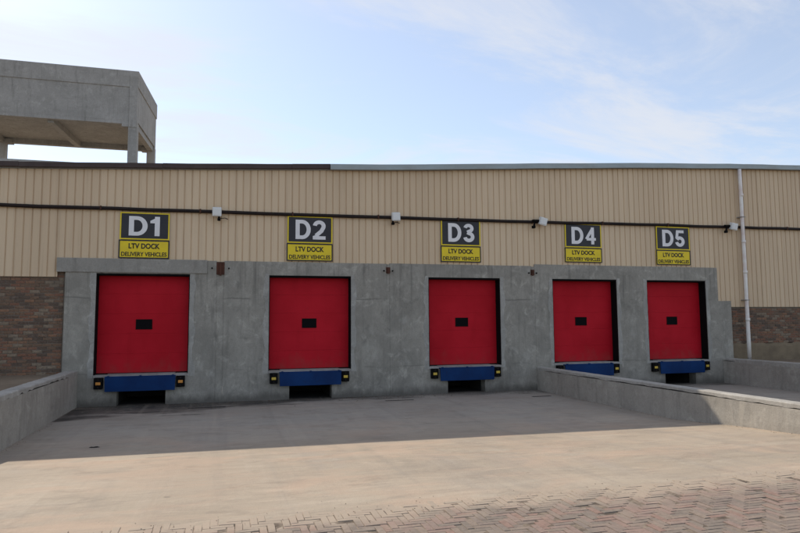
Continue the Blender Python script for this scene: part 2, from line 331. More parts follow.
bm = bmesh.new()                                        # apron with a ragged front edge lapping the pavers
nx, ys = 160, [2.0, 0.0, -1, -2, -3, -4, -5, -6, -6.4, -6.8, -7.2, -7.7, -8.2, -9, -9.7, -10.6, -11.5, -12.0]
rows = []
x0, x1 = -0.70, 20.60
rr = random.Random(3)
edge = [-12.40 + 0.02*math.sin(i*0.17) + 0.012*math.sin(i*0.53+1) + rr.uniform(-0.012, 0.012) for i in range(nx+1)]
for y in ys: rows.append([bm.verts.new((x0+(x1-x0)*i/nx, y, zg(y))) for i in range(nx+1)])
rows.append([bm.verts.new((x0+(x1-x0)*i/nx, edge[i]+0.22, zg(edge[i]+0.22)+0.004)) for i in range(nx+1)])
rows.append([bm.verts.new((x0+(x1-x0)*i/nx, edge[i]-0.02, zp(edge[i])-0.004)) for i in range(nx+1)])
rows.append([bm.verts.new((x0+(x1-x0)*i/nx, edge[i]-0.10, zp(edge[i])-0.02)) for i in range(nx+1)])
for a, b in zip(rows, rows[1:]):
    for i in range(nx): bm.faces.new((a[i], b[i], b[i+1], a[i+1]))
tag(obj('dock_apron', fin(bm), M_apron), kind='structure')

for nm, xa, xb, zt in (('yard_left', -60.0, XL-0.28, 0.88), ('yard_right', X3+0.28, 80.0, 0.74)):
    bm = bmesh.new()
    ye = -6.9 if xa < 0 else -9.5
    pr = [(1.5, zt), (ye, zt), (ye-2.2, 0.27), (ye-2.2, 0.1), (1.5, 0.1)]
    a = [bm.verts.new((xa, y, z)) for y, z in pr]; b = [bm.verts.new((xb, y, z)) for y, z in pr]
    bm.faces.new(a); bm.faces.new(b[::-1])
    for i in range(5): bm.faces.new((a[i], b[i], b[(i+1) % 5], a[(i+1) % 5]))
    tag(obj(nm, fin(bm), M_ground), kind='structure')

# herringbone brick paving
W_ = 0.072
def paver_mesh(lx, ly, g=0.007, ch=0.003, t=0.06):
    bm = bmesh.new()
    o = [bm.verts.new((x, y, -ch)) for x, y in ((g/2, g/2), (lx-g/2, g/2), (lx-g/2, ly-g/2), (g/2, ly-g/2))]
    b = [bm.verts.new((v.co.x, v.co.y, -t)) for v in o]
    q = g/2+ch
    i = [bm.verts.new((x, y, 0)) for x, y in ((q, q), (lx-q, q), (lx-q, ly-q), (q, ly-q))]
    bm.faces.new(i)
    for n in range(4):
        m = (n+1) % 4
        bm.faces.new((o[n], o[m], i[m], i[n])); bm.faces.new((b[n], b[m], o[m], o[n]))
    return bm
PM = {}
for kk, (lx, ly) in (('H', (3*W_, W_)), ('V', (W_, 3*W_))):
    for q in range(len(PAV)):
        me = fin(paver_mesh(lx, ly)); me.materials.append(PAV[q]); PM[kk, q] = me
pave = tag(bpy.data.objects.new('brick_paving', None), kind='structure'); COL.objects.link(pave)
def px(p):                                              # photo pixel of a point, to choose which pavers show
    d = Vector(p) - CAM; z = d.dot(fwd)
    if z < 0.3: return None
    return 400+FPX*d.dot(rgt)/z, 266.5-FPX*d.dot(upv)/z, z
vis, rest = [], []
rp = random.Random(11)
for a in range(-90, 290):
    for b in range(-126, 1):
        s = (a-b) % 6
        if s not in (0, 5): continue
        kk = 'H' if s == 0 else 'V'
        x, y = a*W_, -12.30 + b*W_
        cxm, cym = x+W_*(1.5 if kk == 'H' else 0.5), y+W_*(1.5 if kk == 'V' else 0.5)
        if cym > -12.28: continue
        e = (x, y, zp(cym)+rp.uniform(-0.004, 0.003), kk, rp.choices(range(5), (3, 4, 3, 3, 2))[0], rp.uniform(-0.025, 0.025), rp.uniform(-0.022, 0.022), rp.uniform(-0.05, 0.05))
        p = px((cxm, cym, zp(cym)))
        if p and -20 < p[0] < 820 and p[1] < 548: vis.append((p[2], e))
        else: rest.append(e)
vis.sort()
rest += [e for _, e in vis[300:]]
for _, (x, y, z, kk, q, r1, r2, r3) in vis[:300]:
    o = obj('paver', PM[kk, q], None, pave, (x, y, z)); o.rotation_euler = (r1, r2, r3*0.5)
bm = bmesh.new(); base = {kk: fin(paver_mesh(*d)) for kk, d in (('H', (3*W_, W_)), ('V', (W_, 3*W_)))}
vs_, fs_, mi_ = [], [], []
for x, y, z, kk, q, r1, r2, r3 in rest:
    me = base[kk]; n = len(vs_); tm = Matrix.Translation((x, y, z)) @ Matrix.Rotation(r1, 4, 'X') @ Matrix.Rotation(r2, 4, 'Y')
    vs_ += [tm @ v.co for v in me.vertices]
    for p in me.polygons: fs_.append([n+i for i in p.vertices]); mi_.append(q)
bm.free()
me = bpy.data.meshes.new('pavers'); me.from_pydata(vs_, [], fs_)
me.polygons.foreach_set('material_index', mi_)
tag(obj('pavers_beyond', me, PAV, pave), kind='stuff')
k = Mat('joint_sand', rough=0.95, spec=0.1)
k.color(k.mix(k.noise(5, 6, 0.7, lo=0.35, hi=0.7), (0.10, 0.08, 0.065), (0.30, 0.24, 0.185))); k.bump(k.noise(60, 5, 0.7), 0.6, 0.008)
bm = bmesh.new()
r0 = [bm.verts.new((x, -12.25, zp(-12.25)-0.005)) for x in (-7, 22)]; r1 = [bm.verts.new((x, -25, zp(-25)-0.005)) for x in (-7, 22)]
rm = [bm.verts.new((x, -19, zp(-19)-0.005)) for x in (-7, 22)]
bm.faces.new((r0[0], rm[0], rm[1], r0[1])); bm.faces.new((rm[0], r1[0], r1[1], rm[1]))
obj('joint_sand', fin(bm), k.m, pave)

# ------------------------------------------------------------------ warehouse shed
EAVE = [(-2.48, 6.50), (-0.05, 6.61), (2.58, 6.74), (6.33, 6.95), (9.02, 7.09), (11.21, 7.24), (13.73, 7.42), (17.22, 7.64), (21.25, 7.85), (24.25, 7.97), (33, 8.35)]
ev = lambda x: lerp_tab(EAVE, x)
shed = thing('warehouse', 'long beige ribbed metal warehouse wall with low sloping roof above the red dock doors', 'building', (0, 0, 0))
SW = (20.22+1.02)/21
x = -1.02 - 8*SW; n = 0
sheets = []
while x < 32:
    xa, xb = x, x+SW
    mid = (xa+xb)/2
    zb = 3.47 if mid < -1.02 else (3.90 if mid < 20.22 else 2.66)
    pitch = SW/5; yc, yv = 0.055, 0.080
    prof = []
    for i in range(5):
        s0 = xa+i*pitch
        prof += [(s0, yc), (s0+pitch*0.73, yc), (s0+pitch*0.79, yv), (s0+pitch*0.86, yv), (s0+pitch*0.92, yc)]
    prof.append((xb+0.012, yc))
    bm = bmesh.new(); dyj = -0.007*(n % 2)
    levels = [0, 0.5, 1]
    grid = []
    for t in levels: grid.append([bm.verts.new((px_, py_+dyj, zb+(ev(px_)-0.03-zb)*t)) for px_, py_ in prof])
    for A, B in zip(grid, grid[1:]):
        for i in range(len(prof)-1): bm.faces.new((A[i], A[i+1], B[i+1], B[i]))
    obj('cladding_sheet', fin(bm), M_clad, shed)
    x = xb; n += 1
XE = x
XB = -1.02-8*SW
# roof sheets, back and side walls
bm = bmesh.new(); xs = [XB-0.1] + [a for a, _ in EAVE if XB < a < XE] + [XE+0.1]
top = [[bm.verts.new((q, y, ev(q)-0.06)) for q in xs] for y in (0.02, 15.0)]
bot = [[bm.verts.new((q, y, ev(q)-0.16)) for q in xs] for y in (0.02, 15.0)]
for i in range(len(xs)-1):
    bm.faces.new((top[0][i], top[0][i+1], top[1][i+1], top[1][i])); bm.faces.new((bot[0][i], bot[0][i+1], bot[1][i+1], bot[1][i]))
    bm.faces.new((top[0][i], top[0][i+1], bot[0][i+1], bot[0][i])); bm.faces.new((top[1][i], top[1][i+1], bot[1][i+1], bot[1][i]))
for i in (0, -1): bm.faces.new((top[0][i], top[1][i], bot[1][i], bot[0][i]))
roof = obj('roof', fin(bm), M_roof, shed)
for xw in (XB, XE-0.1): obj('side_wall', box(xw, xw+0.1, 0.4, 14.6, 0.2, ev(xw)-0.2), M_clad, shed)
bm = bmesh.new()
v = [bm.verts.new(c) for c in ((XB, 14.8, 0.2), (XE, 14.8, 0.2), (XE, 14.8, ev(XE)-0.2), (XB, 14.8, ev(XB)-0.2))]; bm.faces.new(v)
obj('back_wall', fin(bm), M_clad, shed)
def fascia(xa, xb, hgt, y0, y1, lip, mat, name, dz=0.0, seg=0.7):
    bm = bmesh.new(); nn = max(1, int((xb-xa)/seg)); rings = []
    for i in range(nn+1):
        q = xa+(xb-xa)*i/nn; z = ev(q)+dz+random.uniform(-0.006, 0.006); yo = random.uniform(-0.006, 0.006)
        pr = [(y1, z-0.01), (y0+yo, z), (y0+yo, z-hgt), (y0+yo+lip, z-hgt-0.012), (y0+yo+lip, z-hgt+0.01), (y1, z-0.04)]
        rings.append([bm.verts.new((q, a, b)) for a, b in pr])
    for A, B in zip(rings, rings[1:]):
        for j in range(6): bm.faces.new((A[j], A[(j+1) % 6], B[(j+1) % 6], B[j]))
    bm.faces.new(rings[0]); bm.faces.new(rings[-1][::-1])
    return obj(name, fin(bm), mat, roof)
q = XB-0.1
while q < 6.3:
    e = min(q+3.6, 6.33); fascia(q, e-0.004, 0.13, -0.10, 0.5, 0.03, M_fasc_dk, 'eave_trim', 0.0); q = e
fl = 0
while q < XE:
    e = min(q+3.05, XE+0.1); fascia(q, e+0.05, 0.165, -0.13-0.004*(fl % 2), 0.5, 0.04, M_fasc_gr, 'ridge_flashing', 0.004*(fl % 2)); q = e; fl += 1
    if e > XE: break

# ------------------------------------------------------------------ brick walls either side of the dock
def brick_mesh(l, h, d=0.1, ch=0.005):
    bm = bmesh.new()
    o = [bm.verts.new((x, 0.006, z)) for x, z in ((0, 0), (l, 0), (l, h), (0, h))]
    i = [bm.verts.new((x, 0, z)) for x, z in ((ch, ch), (l-ch, ch), (l-ch, h-ch), (ch, h-ch))]
    b = [bm.verts.new((v.co.x, d, v.co.z)) for v in o]
    bm.faces.new(i)
    for n in range(4):
        m = (n+1) % 4; bm.faces.new((o[n], o[m], i[m], i[n])); bm.faces.new((b[n], b[m], o[m], o[n]))
    return bm
BL, BH, BJ, CO = 0.222, 0.072, 0.011, 0.0835
BM = {}
for q in range(5):
    for kk, l in (('s', BL), ('h', BL/2-BJ/2)):
        me = fin(brick_mesh(l, BH)); me.materials.append(BRK[q]); BM[kk, q] = me
def brick_wall(name, label, xa, xb, z0, z1, from_right, yface=0.10):
    t = thing(name, label, 'wall', (xa, yface, z0))
    obj('mortar_bed', box(0, xb-xa, 0.009, 0.22, 0, z1-z0), M_mortar, t)
    rb = random.Random(int(xa*10)); lst = []
    r = 0
    while (r+1)*CO < z1-z0+0.001:
        off = -(BL+BJ)/2*(r % 2) if True else 0
        xq = off
        while xq < xb-xa-0.02:
            l = BL; s = xq
            if s < 0: s = 0; l = BL/2-BJ/2
            if s+l <= xb-xa+0.001: lst.append((s, r*CO+BJ/2, 'h' if l < BL else 's'))
            elif xb-xa-s > BL/2: lst.append((s, r*CO+BJ/2, 'h'))
            xq += BL+BJ
        r += 1
    lst.sort(key=lambda e: (-e[0] if from_right else e[0]))
    far = []
    for i, (s, z, kk) in enumerate(lst):
        q = rb.choices(range(5), (4, 4, 3, 2, 2))[0]; yo = rb.uniform(-0.006, 0.004)
        if i < 290:
            o = obj('brick', BM[kk, q], None, t, (s, yo, z)); o.rotation_euler = (rb.uniform(-.03, .03), rb.uniform(-.008, .008), rb.uniform(-.02, .02))
        else: far.append((s, yo, z, kk, q))
    vs_, fs_, mi_ = [], [], []
    for s, yo, z, kk, q in far:
        me = BM[kk, q]; n = len(vs_); vs_ += [v.co+Vector((s, yo, z)) for v in me.vertices]
        for p in me.polygons: fs_.append([n+i for i in p.vertices]); mi_.append(q)
    if far:
        me = bpy.data.meshes.new('bricks'); me.from_pydata(vs_, [], fs_); me.polygons.foreach_set('material_index', mi_)
        tag(obj('bricks_beyond', me, BRK, t), kind='stuff')
    return t
brick_wall('brick_wall', 'weathered dark brick wall under the cladding, left of the concrete dock wall', XB, -0.81, 0.86, 3.63, True)
bwr = brick_wall('brick_wall', 'reddish brick wall beside the drainpipe, above a band of brown plaster', 20.78, XE, 1.36, 2.68, False)
bm = bmesh.new(); L_ = XE-20.78; nn = 60; ra = []
for i in range(nn+1):
    q = L_*i/nn; zt = 0.02+random.uniform(-0.05, 0.05)
    ra.append([bm.verts.new(c) for c in ((q, 0.0, -0.75), (q, -0.012, zt-0.12), (q, 0.004, zt), (q, 0.2, zt))])
for A, B in zip(ra, ra[1:]):
    for j in range(3): bm.faces.new((A[j], B[j], B[j+1], A[j+1]))
obj('plaster_band', fin(bm), M_plaster, bwr)

# ------------------------------------------------------------------ concrete dock wall with five doors
DW, DH, SILL = 2.4123, 2.75, 0.83
DX = [-0.0366, 4.5658, 9.4167, 13.6927, 17.2914]
wall = thing('dock_wall', 'stained grey concrete loading dock wall with five red doors', 'wall', (0, 0, 0))
def holed(x0, x1, z0, z1, y0, y1, holes):
    xs = sorted({x0, x1} | {v for h in holes for v in h[:2] if x0 < v < x1}); zs = sorted({z0, z1} | {v for h in holes for v in h[2:] if z0 < v < z1})
    def solid(i, j):
        if not (0 <= i < len(xs)-1 and 0 <= j < len(zs)-1): return False
        cx, cz = (xs[i]+xs[i+1])/2, (zs[j]+zs[j+1])/2
        return not any(a < cx < b and c < cz < d for a, b, c, d in holes)
    bm = bmesh.new()
    def Q(*pts): bm.faces.new([bm.verts.new(p) for p in pts])
    for i in range(len(xs)-1):
        for j in range(len(zs)-1):
            if not solid(i, j): continue
            a, b, c, d = xs[i], xs[i+1], zs[j], zs[j+1]
            Q((a, y0, c), (b, y0, c), (b, y0, d), (a, y0, d)); Q((b, y1, c), (a, y1, c), (a, y1, d), (b, y1, d))
            if not solid(i-1, j): Q((a, y1, c), (a, y0, c), (a, y0, d), (a, y1, d))
            if not solid(i+1, j): Q((b, y0, c), (b, y1, c), (b, y1, d), (b, y0, d))
            if not solid(i, j-1): Q((a, y1, c), (b, y1, c), (b, y0, c), (a, y0, c))
            if not solid(i, j+1): Q((a, y0, d), (b, y0, d), (b, y1, d), (a, y1, d))
    bmesh.ops.remove_doubles(bm, verts=bm.verts[:], dist=1e-4)
    return fin(bm)
def dh(x): return [(x, x+DW, SILL, SILL+DH), (x+0.60, x+1.84, -1, 0.56)]
WY = 0.34
PAN = [(-0.80, 3.10, 3.97, dh(DX[0])), (3.30, 8.09, 3.975, dh(DX[1])), (8.18, 12.94, 3.99, dh(DX[2])),
       (13.06, 20.76, 4.05, dh(DX[3])+dh(DX[4])+[(20.22, 30, 2.87, 9)])]
for a, b, z, h in PAN: obj('wall_panel', holed(a, b, -0.2, z, 0, WY, h), M_conc, wall)
obj('lintel_cap', box(-1.02, 2.84, -0.03, 0.05, 3.60, 3.985, 0.012), M_cap, wall)
for a, b, d, z in ((3.10, 3.30, 0.010, 3.95), (8.09, 8.18, 0.006, 3.96), (12.94, 13.06, 0.006, 3.97)):
    obj('column', box(a+0.002, b-0.002, d, WY-0.01, -0.2, z), M_conc, wall)
# plaster band round the door openings (patched reveals, slightly proud)
def door(i, x):
    d = bpy.data.objects.new('dock_door', None); COL.objects.link(d); d.parent = wall; d.location = (x, 0, SILL)
    tag(d, 'red sectional dock door with a small black window under the D%d sign' % (i+1))
    np_ = 5; ph = DH/np_
    for j in range(np_):
        bm = bmesh.new()
        z0, z1 = j*ph+0.0003, (j+1)*ph-0.0003
        wx0, wx1, wz0, wz1 = DW/2-0.195, DW/2+0.195, 1.235, 1.475
        prof = [(0.326, z0), (0.3205, z0+0.001), (0.32, z0+0.004), (0.32, z1-0.004), (0.3205, z1-0.001), (0.326, z1)]
        A = [bm.verts.new((0.02, a, b)) for a, b in prof]; B = [bm.verts.new((DW-0.02, a, b)) for a, b in prof]
        for q in range(5): bm.faces.new((A[q], B[q], B[q+1], A[q+1]))
        A2 = [bm.verts.new((0.02, 0.38, b)) for b in (z0, z1)]; B2 = [bm.verts.new((DW-0.02, 0.38, b)) for b in (z0, z1)]
        bm.faces.new((A2[0], B2[0], B2[1], A2[1])); bm.faces.new((A[0], A2[0], B2[0], B[0])); bm.faces.new((A[5], B[5], B2[1], A2[1]))
        obj('door_panel', fin(bm), M_red, d)
    bm = bmesh.new()
    bx(bm, wx0-0.02, wx1+0.02, 0.306, 0.33, wz0-0.02, wz0+0.015); bx(bm, wx0-0.02, wx1+0.02, 0.306, 0.33, wz1-0.015, wz1+0.02)
    bx(bm, wx0-0.02, wx0+0.015, 0.308, 0.33, wz0+0.015, wz1-0.015); bx(bm, wx1-0.015, wx1+0.02, 0.308, 0.33, wz0+0.015, wz1-0.015)
    obj('window_frame', fin(bm), M_black, d)
    obj('window_pane', box(wx0+0.005, wx1-0.005, 0.314, 0.328, wz0+0.005, wz1-0.005), M_glass, d)
    for nm, a in (('door_seal', (0.0005, 0.022, 0.012, 0.40, 0, DH-0.0005)), ('door_seal', (DW-0.022, DW-0.0005, 0.012, 0.40, 0, DH-0.0005)),
                  ('door_seal', (0.022, DW-0.022, 0.012, 0.40, DH-0.05, DH-0.0005)), ('bottom_seal', (0.022, DW-0.022, 0.30, 0.40, 0.0, 0.03))):
        obj(nm, box(*a), M_black, d)
    obj('door_sill', box(0.0005, DW-0.0005, -0.012, 0.42, -0.075, -0.001, 0.006), M_steel, d)
    obj('pit_lining', pit_mesh(), M_pit, d)
    rj = random.Random(40+i)                            # trowelled plaster strip round the opening, uneven outer edge
    for side in (0, 1):
        bm = bmesh.new(); A = []
        for q in range(23):
            z = -0.08+(DH+0.12)*q/22; w = 0.13+rj.uniform(-0.02, 0.03)+0.03*math.sin(q*0.7+side+i)
            xi, xo = (0.0, -w) if side == 0 else (DW, DW+w)
            ji = rj.uniform(0, 0.012)*(1 if rj.random() < 0.4 else 0)
            A.append([bm.verts.new(c) for c in ((xi+(-ji if side == 0 else ji), -0.009, z), (xo, -0.003, z), (xo, 0.002, z), (xi+(-ji if side == 0 else ji), 0.002, z))])
        for a, b in zip(A, A[1:]):
            for n_ in range(4): bm.faces.new((a[n_], a[(n_+1) % 4], b[(n_+1) % 4], b[n_]))
        bm.faces.new(A[0]); bm.faces.new(A[-1])
        obj('jamb_plaster', fin(bm), M_jamb, d)
def pit_mesh():
    bm = bmesh.new()                                    # hollow pit behind the opening under the leveler, door-local coordinates
    a, b, c, e = 0.58, 1.86, -SILL-0.05, 0.60-SILL
    y0, y1 = WY, 2.2
    def Q(*p): bm.faces.new([bm.verts.new(q) for q in p])
    Q((a, y0, c), (a, y1, c), (a, y1, e), (a, y0, e)); Q((b, y0, c), (b, y1, c), (b, y1, e), (b, y0, e))
    Q((a, y1, c), (b, y1, c), (b, y1, e), (a, y1, e)); Q((a, y0, e), (b, y0, e), (b, y1, e), (a, y1, e))
    Q((a, y0, c+0.055), (b, y0, c+0.055), (b, y1, c+0.055), (a, y1, c+0.055))
    bmesh.ops.remove_doubles(bm, verts=bm.verts[:], dist=1e-5)
    me = bpy.data.meshes.new('pit'); bm.to_mesh(me); bm.free(); return me
for i, x in enumerate(DX): door(i, x)
# rusted cleats at the column heads
for a, w in ((3.10, 0.20), (8.05, 0.16), (12.90, 0.16)):
    cxx = a+w/2
    t = thing('rusty_bracket', 'rusted steel bracket at the top of the concrete column ' + {3.10: 'between doors D1 and D2', 8.05: 'between doors D2 and D3', 12.90: 'between doors D3 and D4'}[a],
              'bracket', (cxx, 0, 3.80), 'rusted brackets on the dock wall')
    s = 1.0 if a < 4 else 0.5
    obj('plate', box(-0.09*s-0.02, 0.09*s+0.02, -0.02, 0.04, -0.22*s, 0.14*s, 0.006), M_rust, t)
    obj('flange', box(-0.03, 0.03, -0.06, -0.018, -0.25*s, 0.10*s, 0.006), M_rust, t)
    for sx_ in (-1, 1):
        obj('bolt', tube([(sx_*(0.19*s+0.04), -0.05, -0.04), (sx_*(0.19*s+0.04), 0.03, -0.04)], 0.022), M_black, t)

# ------------------------------------------------------------------ dock levelers and bumpers
LEVL = []
for i, x in enumerate(DX):
    where = 'under door D%d' % (i+1)
    t = thing('dock_leveler', 'blue steel dock leveler lip hanging ' + where, 'dock leveler', (x, 0, 0), 'blue dock levelers')
    bm = bmesh.new()                                    # lip: bent plate, slightly tapered
    pr = [(-0.012, 0.79), (-0.125, 0.80), (-0.15, 0.785), (-0.158, 0.40), (-0.135, 0.395), (-0.125, 0.76), (-0.014, 0.76)]
    A = [bm.verts.new((0.31+(0.0 if z > 0.6 else 0.012), y, z)) for y, z in pr]; B = [bm.verts.new((2.10-(0.0 if z > 0.6 else 0.012), y, z)) for y, z in pr]
    bm.faces.new(A[::-1]); bm.faces.new(B)
    for q in range(7): bm.faces.new((A[q], B[q], B[(q+1) % 7], A[(q+1) % 7]))
    obj('lip', fin(bm), M_blue, t)
    obj('platform', box(0.34, 2.07, 0.004, 0.29, 0.835, 0.846), M_steel, t)
    for xx in (0.36, 1.17, 2.00): obj('hinge_lug', box(xx, xx+0.06, -0.165, -0.09, 0.77, 0.815, 0.008), M_blue, t)
    obj('lip_keeper', box(0.45, 1.95, -0.120, -0.004, 0.40, 0.46, 0.006), M_blue, t)
    for s, xx in ((0, 0.035), (1, 2.115)):
        side = ('left' if s == 0 else 'right')
        b = thing('dock_bumper', 'black rubber bumper with %s marker at the %s end of the leveler %s' % ('orange' if i == 0 else 'yellow', side, where), 'bumper',
                  (x+xx+0.115, 0, 0.62), 'rubber dock bumpers')
        obj('rubber_block', box(-0.11, 0.11, -0.13, -0.001, -0.15, 0.15, 0.015, 2), M_black, b)
        obj('marker', box(-0.062, 0.062, -0.142, -0.128, -0.042, 0.034, 0.006), M_orange if i == 0 else M_yellow, b)
        for zz_ in (-0.10, 0.10): obj('bolt', tube([(0, -0.137, zz_), (0, -0.125, zz_)], 0.018, 8), M_conduit, b)

# ------------------------------------------------------------------ signs
def text_mesh(s, x0, x1, z0, z1, depth=0.004, bold=0.0, fit=True, track=1.0):
    cu = bpy.data.curves.new('text', 'FONT'); cu.body = s; cu.size = 1.0; cu.offset = bold; cu.extrude = 0.0; cu.resolution_u = 6; cu.space_character = track
    o = bpy.data.objects.new('text', cu); COL.objects.link(o)
    dg = bpy.context.evaluated_depsgraph_get(); dg.update()
    me = bpy.data.meshes.new_from_object(o.evaluated_get(dg)); bpy.data.objects.remove(o); bpy.data.curves.remove(cu)
    X = [v.co.x for v in me.vertices]; Y = [v.co.y for v in me.vertices]
    ax, bx_, ay, by = min(X), max(X), min(Y), max(Y)
    for v in me.vertices:
        v.co = Vector((x0+(v.co.x-ax)/(bx_-ax)*(x1-x0), 0, z0+(v.co.y-ay)/(by-ay)*(z1-z0)))
    bm = bmesh.new(); bm.from_mesh(me); bpy.data.meshes.remove(me)
    bmesh.ops.remove_doubles(bm, verts=bm.verts[:], dist=1e-5)
    r = bmesh.ops.extrude_face_region(bm, geom=bm.faces[:])
    bmesh.ops.translate(bm, verts=[e for e in r['geom'] if isinstance(e, bmesh.types.BMVert)], vec=(0, -depth, 0))
    return fin(bm)
def arc(cx, cz, rx, rz, a0, a1, n=18):
    return [(cx+rx*math.cos(math.radians(a0+(a1-a0)*i/n)), cz+rz*math.sin(math.radians(a0+(a1-a0)*i/n))) for i in range(n+1)]
def stroke(pts, w, closed=False):
    P = [Vector(p) for p in pts]; n = len(P); L, Rr = [], []
    for i in range(n):
        a = P[i-1] if (i or closed) else None; b = P[(i+1) % n] if (i < n-1 or closed) else None
        d1 = (P[i]-a).normalized() if a is not None else None; d2 = (b-P[i]).normalized() if b is not None else None
        d1 = d1 or d2; d2 = d2 or d1
        n1 = Vector((-d1.y, d1.x)); n2 = Vector((-d2.y, d2.x)); m = (n1+n2).normalized(); k_ = w/2/max(0.45, m.dot(n1))
        L.append(P[i]+m*k_); Rr.append(P[i]-m*k_)
    rg = range(n if closed else n-1)
    return [(L[i], L[(i+1) % n], Rr[(i+1) % n], Rr[i]) for i in rg]
def glyph(ch):                                          # bold grotesque figures on a unit-high body
    w = 0.19; h = w/2
    if ch == 'D':
        path = [(h, h)] + [(h, 0.5), (h, 1-h)] + [(0.30, 1-h)] + arc(0.30, 0.5, 0.40-h, 0.5-h, 80, -80, 20) + [(0.30, h)]
        return [stroke(path, w, True)], 0.70
    if ch == '1': return [[((0.17, 0), (0.36, 0), (0.36, 1), (0.17, 1))], [((0.0, 0.66), (0.19, 0.66), (0.19, 0.80), (0.0, 0.78)), ((0.0, 0.78), (0.19, 0.80), (0.20, 1.0), (0.17, 0.90))]], 0.36
    if ch == '2': return [stroke(arc(0.30, 0.70, 0.30-h, 0.30-h, 175, -28, 18) + [(0.40, 0.44), (0.15, 0.20)], w), [((0.0, 0), (0.60, 0), (0.60, 0.175), (0.0, 0.175))], [((0.0, 0.17), (0.0, 0.10), (0.30, 0.17), (0.21, 0.27))]], 0.60
    if ch == '3': return [stroke(arc(0.29, 0.745, 0.275-h, 0.255-h, 170, -80, 18) + [(0.22, 0.53)], w*0.95), stroke([(0.22, 0.525)] + arc(0.30, 0.285, 0.30-h, 0.285-h, 82, -172, 20), w)], 0.60
    if ch == '4': return [[((0.36, 0), (0.54, 0), (0.54, 1), (0.36, 1))], stroke([(0.40, 0.30), (0.09, 0.30)], 0.16), stroke([(0.07, 0.30), (0.42, 0.88)], 0.16), [((0.5, 0.22), (0.64, 0.22), (0.64, 0.38), (0.5, 0.38))]], 0.64
    if ch == '5': return [stroke([(0.56, 0.915), (0.16, 0.915), (0.11, 0.50)], 0.17), stroke(arc(0.30, 0.315, 0.30-h, 0.315-h, 150, -170, 24), w)], 0.60
def number_mesh(s, x0, x1, z0, z1, depth=0.004):
    bm = bmesh.new(); adv = 0; parts = []
    for ch in s:
        g, w = glyph(ch); parts.append((adv, g)); adv += w+0.10
    adv -= 0.10; lv = 0
    for a, g in parts:
        for st in g:
            lv += 1; dd = depth+0.0006*lv
            for quad in st:
                bm.faces.new([bm.verts.new((x0+(q[0]+a)/adv*(x1-x0), -dd, z0+q[1]*(z1-z0))) for q in quad])
    bmesh.ops.remove_doubles(bm, verts=bm.verts[:], dist=1e-5)
    r = bmesh.ops.extrude_face_region(bm, geom=bm.faces[:])
    bmesh.ops.translate(bm, verts=[e for e in r['geom'] if isinstance(e, bmesh.types.BMVert)], vec=(0, depth, 0))
    return fin(bm)
def rim(x0, x1, z0, z1, w, y0, y1):
    bm = bmesh.new()
    bx(bm, x0, x1, y0, y1, z0, z0+w); bx(bm, x0, x1, y0, y1, z1-w, z1)
    bx(bm, x0, x0+w, y0+.0005, y1, z0+w, z1-w); bx(bm, x1-w, x1, y0+.0005, y1, z0+w, z1-w)
    return fin(bm)
#          x0     x1    top   split  bottom
SG = [(0.500, 1.805, 5.275, 4.520, 4.000), (5.065, 6.415, 5.345, 4.545, 4.015), (9.845, 11.185, 5.415, 4.590, 4.070),
      (14.20, 15.585, 5.440, 4.640, 4.140), (17.745, 19.13, 5.455, 4.645, 4.120)]
for i, (x0, x1, zt, zs_, zb) in enumerate(SG):
    w = x1-x0; n = i+1
    t = thing('number_sign', 'black sign board with yellow edge and large white D%d' % n, 'sign', (x0, 0, zs_), 'dock number signs')
    h = zt-zs_
    obj('board', box(0.02, w-0.012, 0.006, 0.054, 0.012, h), M_sblk, t)
    obj('border', rim(0.012, w-0.004, 0.004, h+0.008, 0.034, 0.0, 0.012), M_syel, t)
    r_ = 0.80 if n == 1 else 0.845
    obj('lettering', number_mesh('D%d' % n, w*0.185, w*r_, h*0.15, h*0.87), M_swht, t, (0, 0.0045, 0))
    t = thing('delivery_sign', 'yellow sign reading LTV DOCK DELIVERY VEHICLES below the D%d board' % n, 'sign', (x0, 0, zb), 'yellow delivery vehicle signs')
    h = zs_-zb-0.006
    obj('board', box(0.004, w-0.004, 0.008, 0.054, 0.004, h-0.004), M_syel, t)
    obj('border', rim(-0.008, w+0.006, 0.0, h, 0.032, 0.0, 0.014), M_sblk, t)
    obj('lettering', text_mesh('LTV DOCK', w*0.19, w*0.81, h*0.53, h*0.82, bold=0.030), M_sblk, t, (0, 0.0065, 0))
    obj('small_lettering', text_mesh('DELIVERY VEHICLES', w*0.05, w*0.95, h*0.12, h*0.35, bold=0.022), M_sblk, t, (0, 0.0065, 0))

# ------------------------------------------------------------------ conduit, wall lights, drainpipe
CON = [(-9.4, 5.30), (-2.43, 5.355), (0.3, 5.375), (3.07, 5.39), (5.7, 5.40), (8.33, 5.425), (10.9, 5.435), (13.3, 5.455), (17.1, 5.515), (19.5, 5.53), (21.1, 5.55), (24.1, 5.575), (32, 5.66)]
pts = []
for (a, b), (c, d) in zip(CON, CON[1:]):
    m = max(2, int((c-a)/0.9))
    for j in range(m):
        t_ = j/m; pts.append((a+(c-a)*t_, -0.018, b+(d-b)*t_-0.018*math.sin(math.pi*((a+(c-a)*t_)/2.6 % 1))))
pts.append((32, -0.018, 5.66))
t = thing('conduit_pipe', 'dark brown horizontal pipe running along the cladding above the signs', 'pipe', (0, 0, 0))
obj('pipe', tube(pts, 0.050, 10), M_conduit, t)
for q in range(-3, 13):
    xx = q*2.6+0.02; z = lerp_tab(CON, xx)-0.002
    obj('clamp', box(xx-0.02, xx+0.02, -0.072, 0.054, z-0.06, z+0.055, 0.004), M_rust, t)
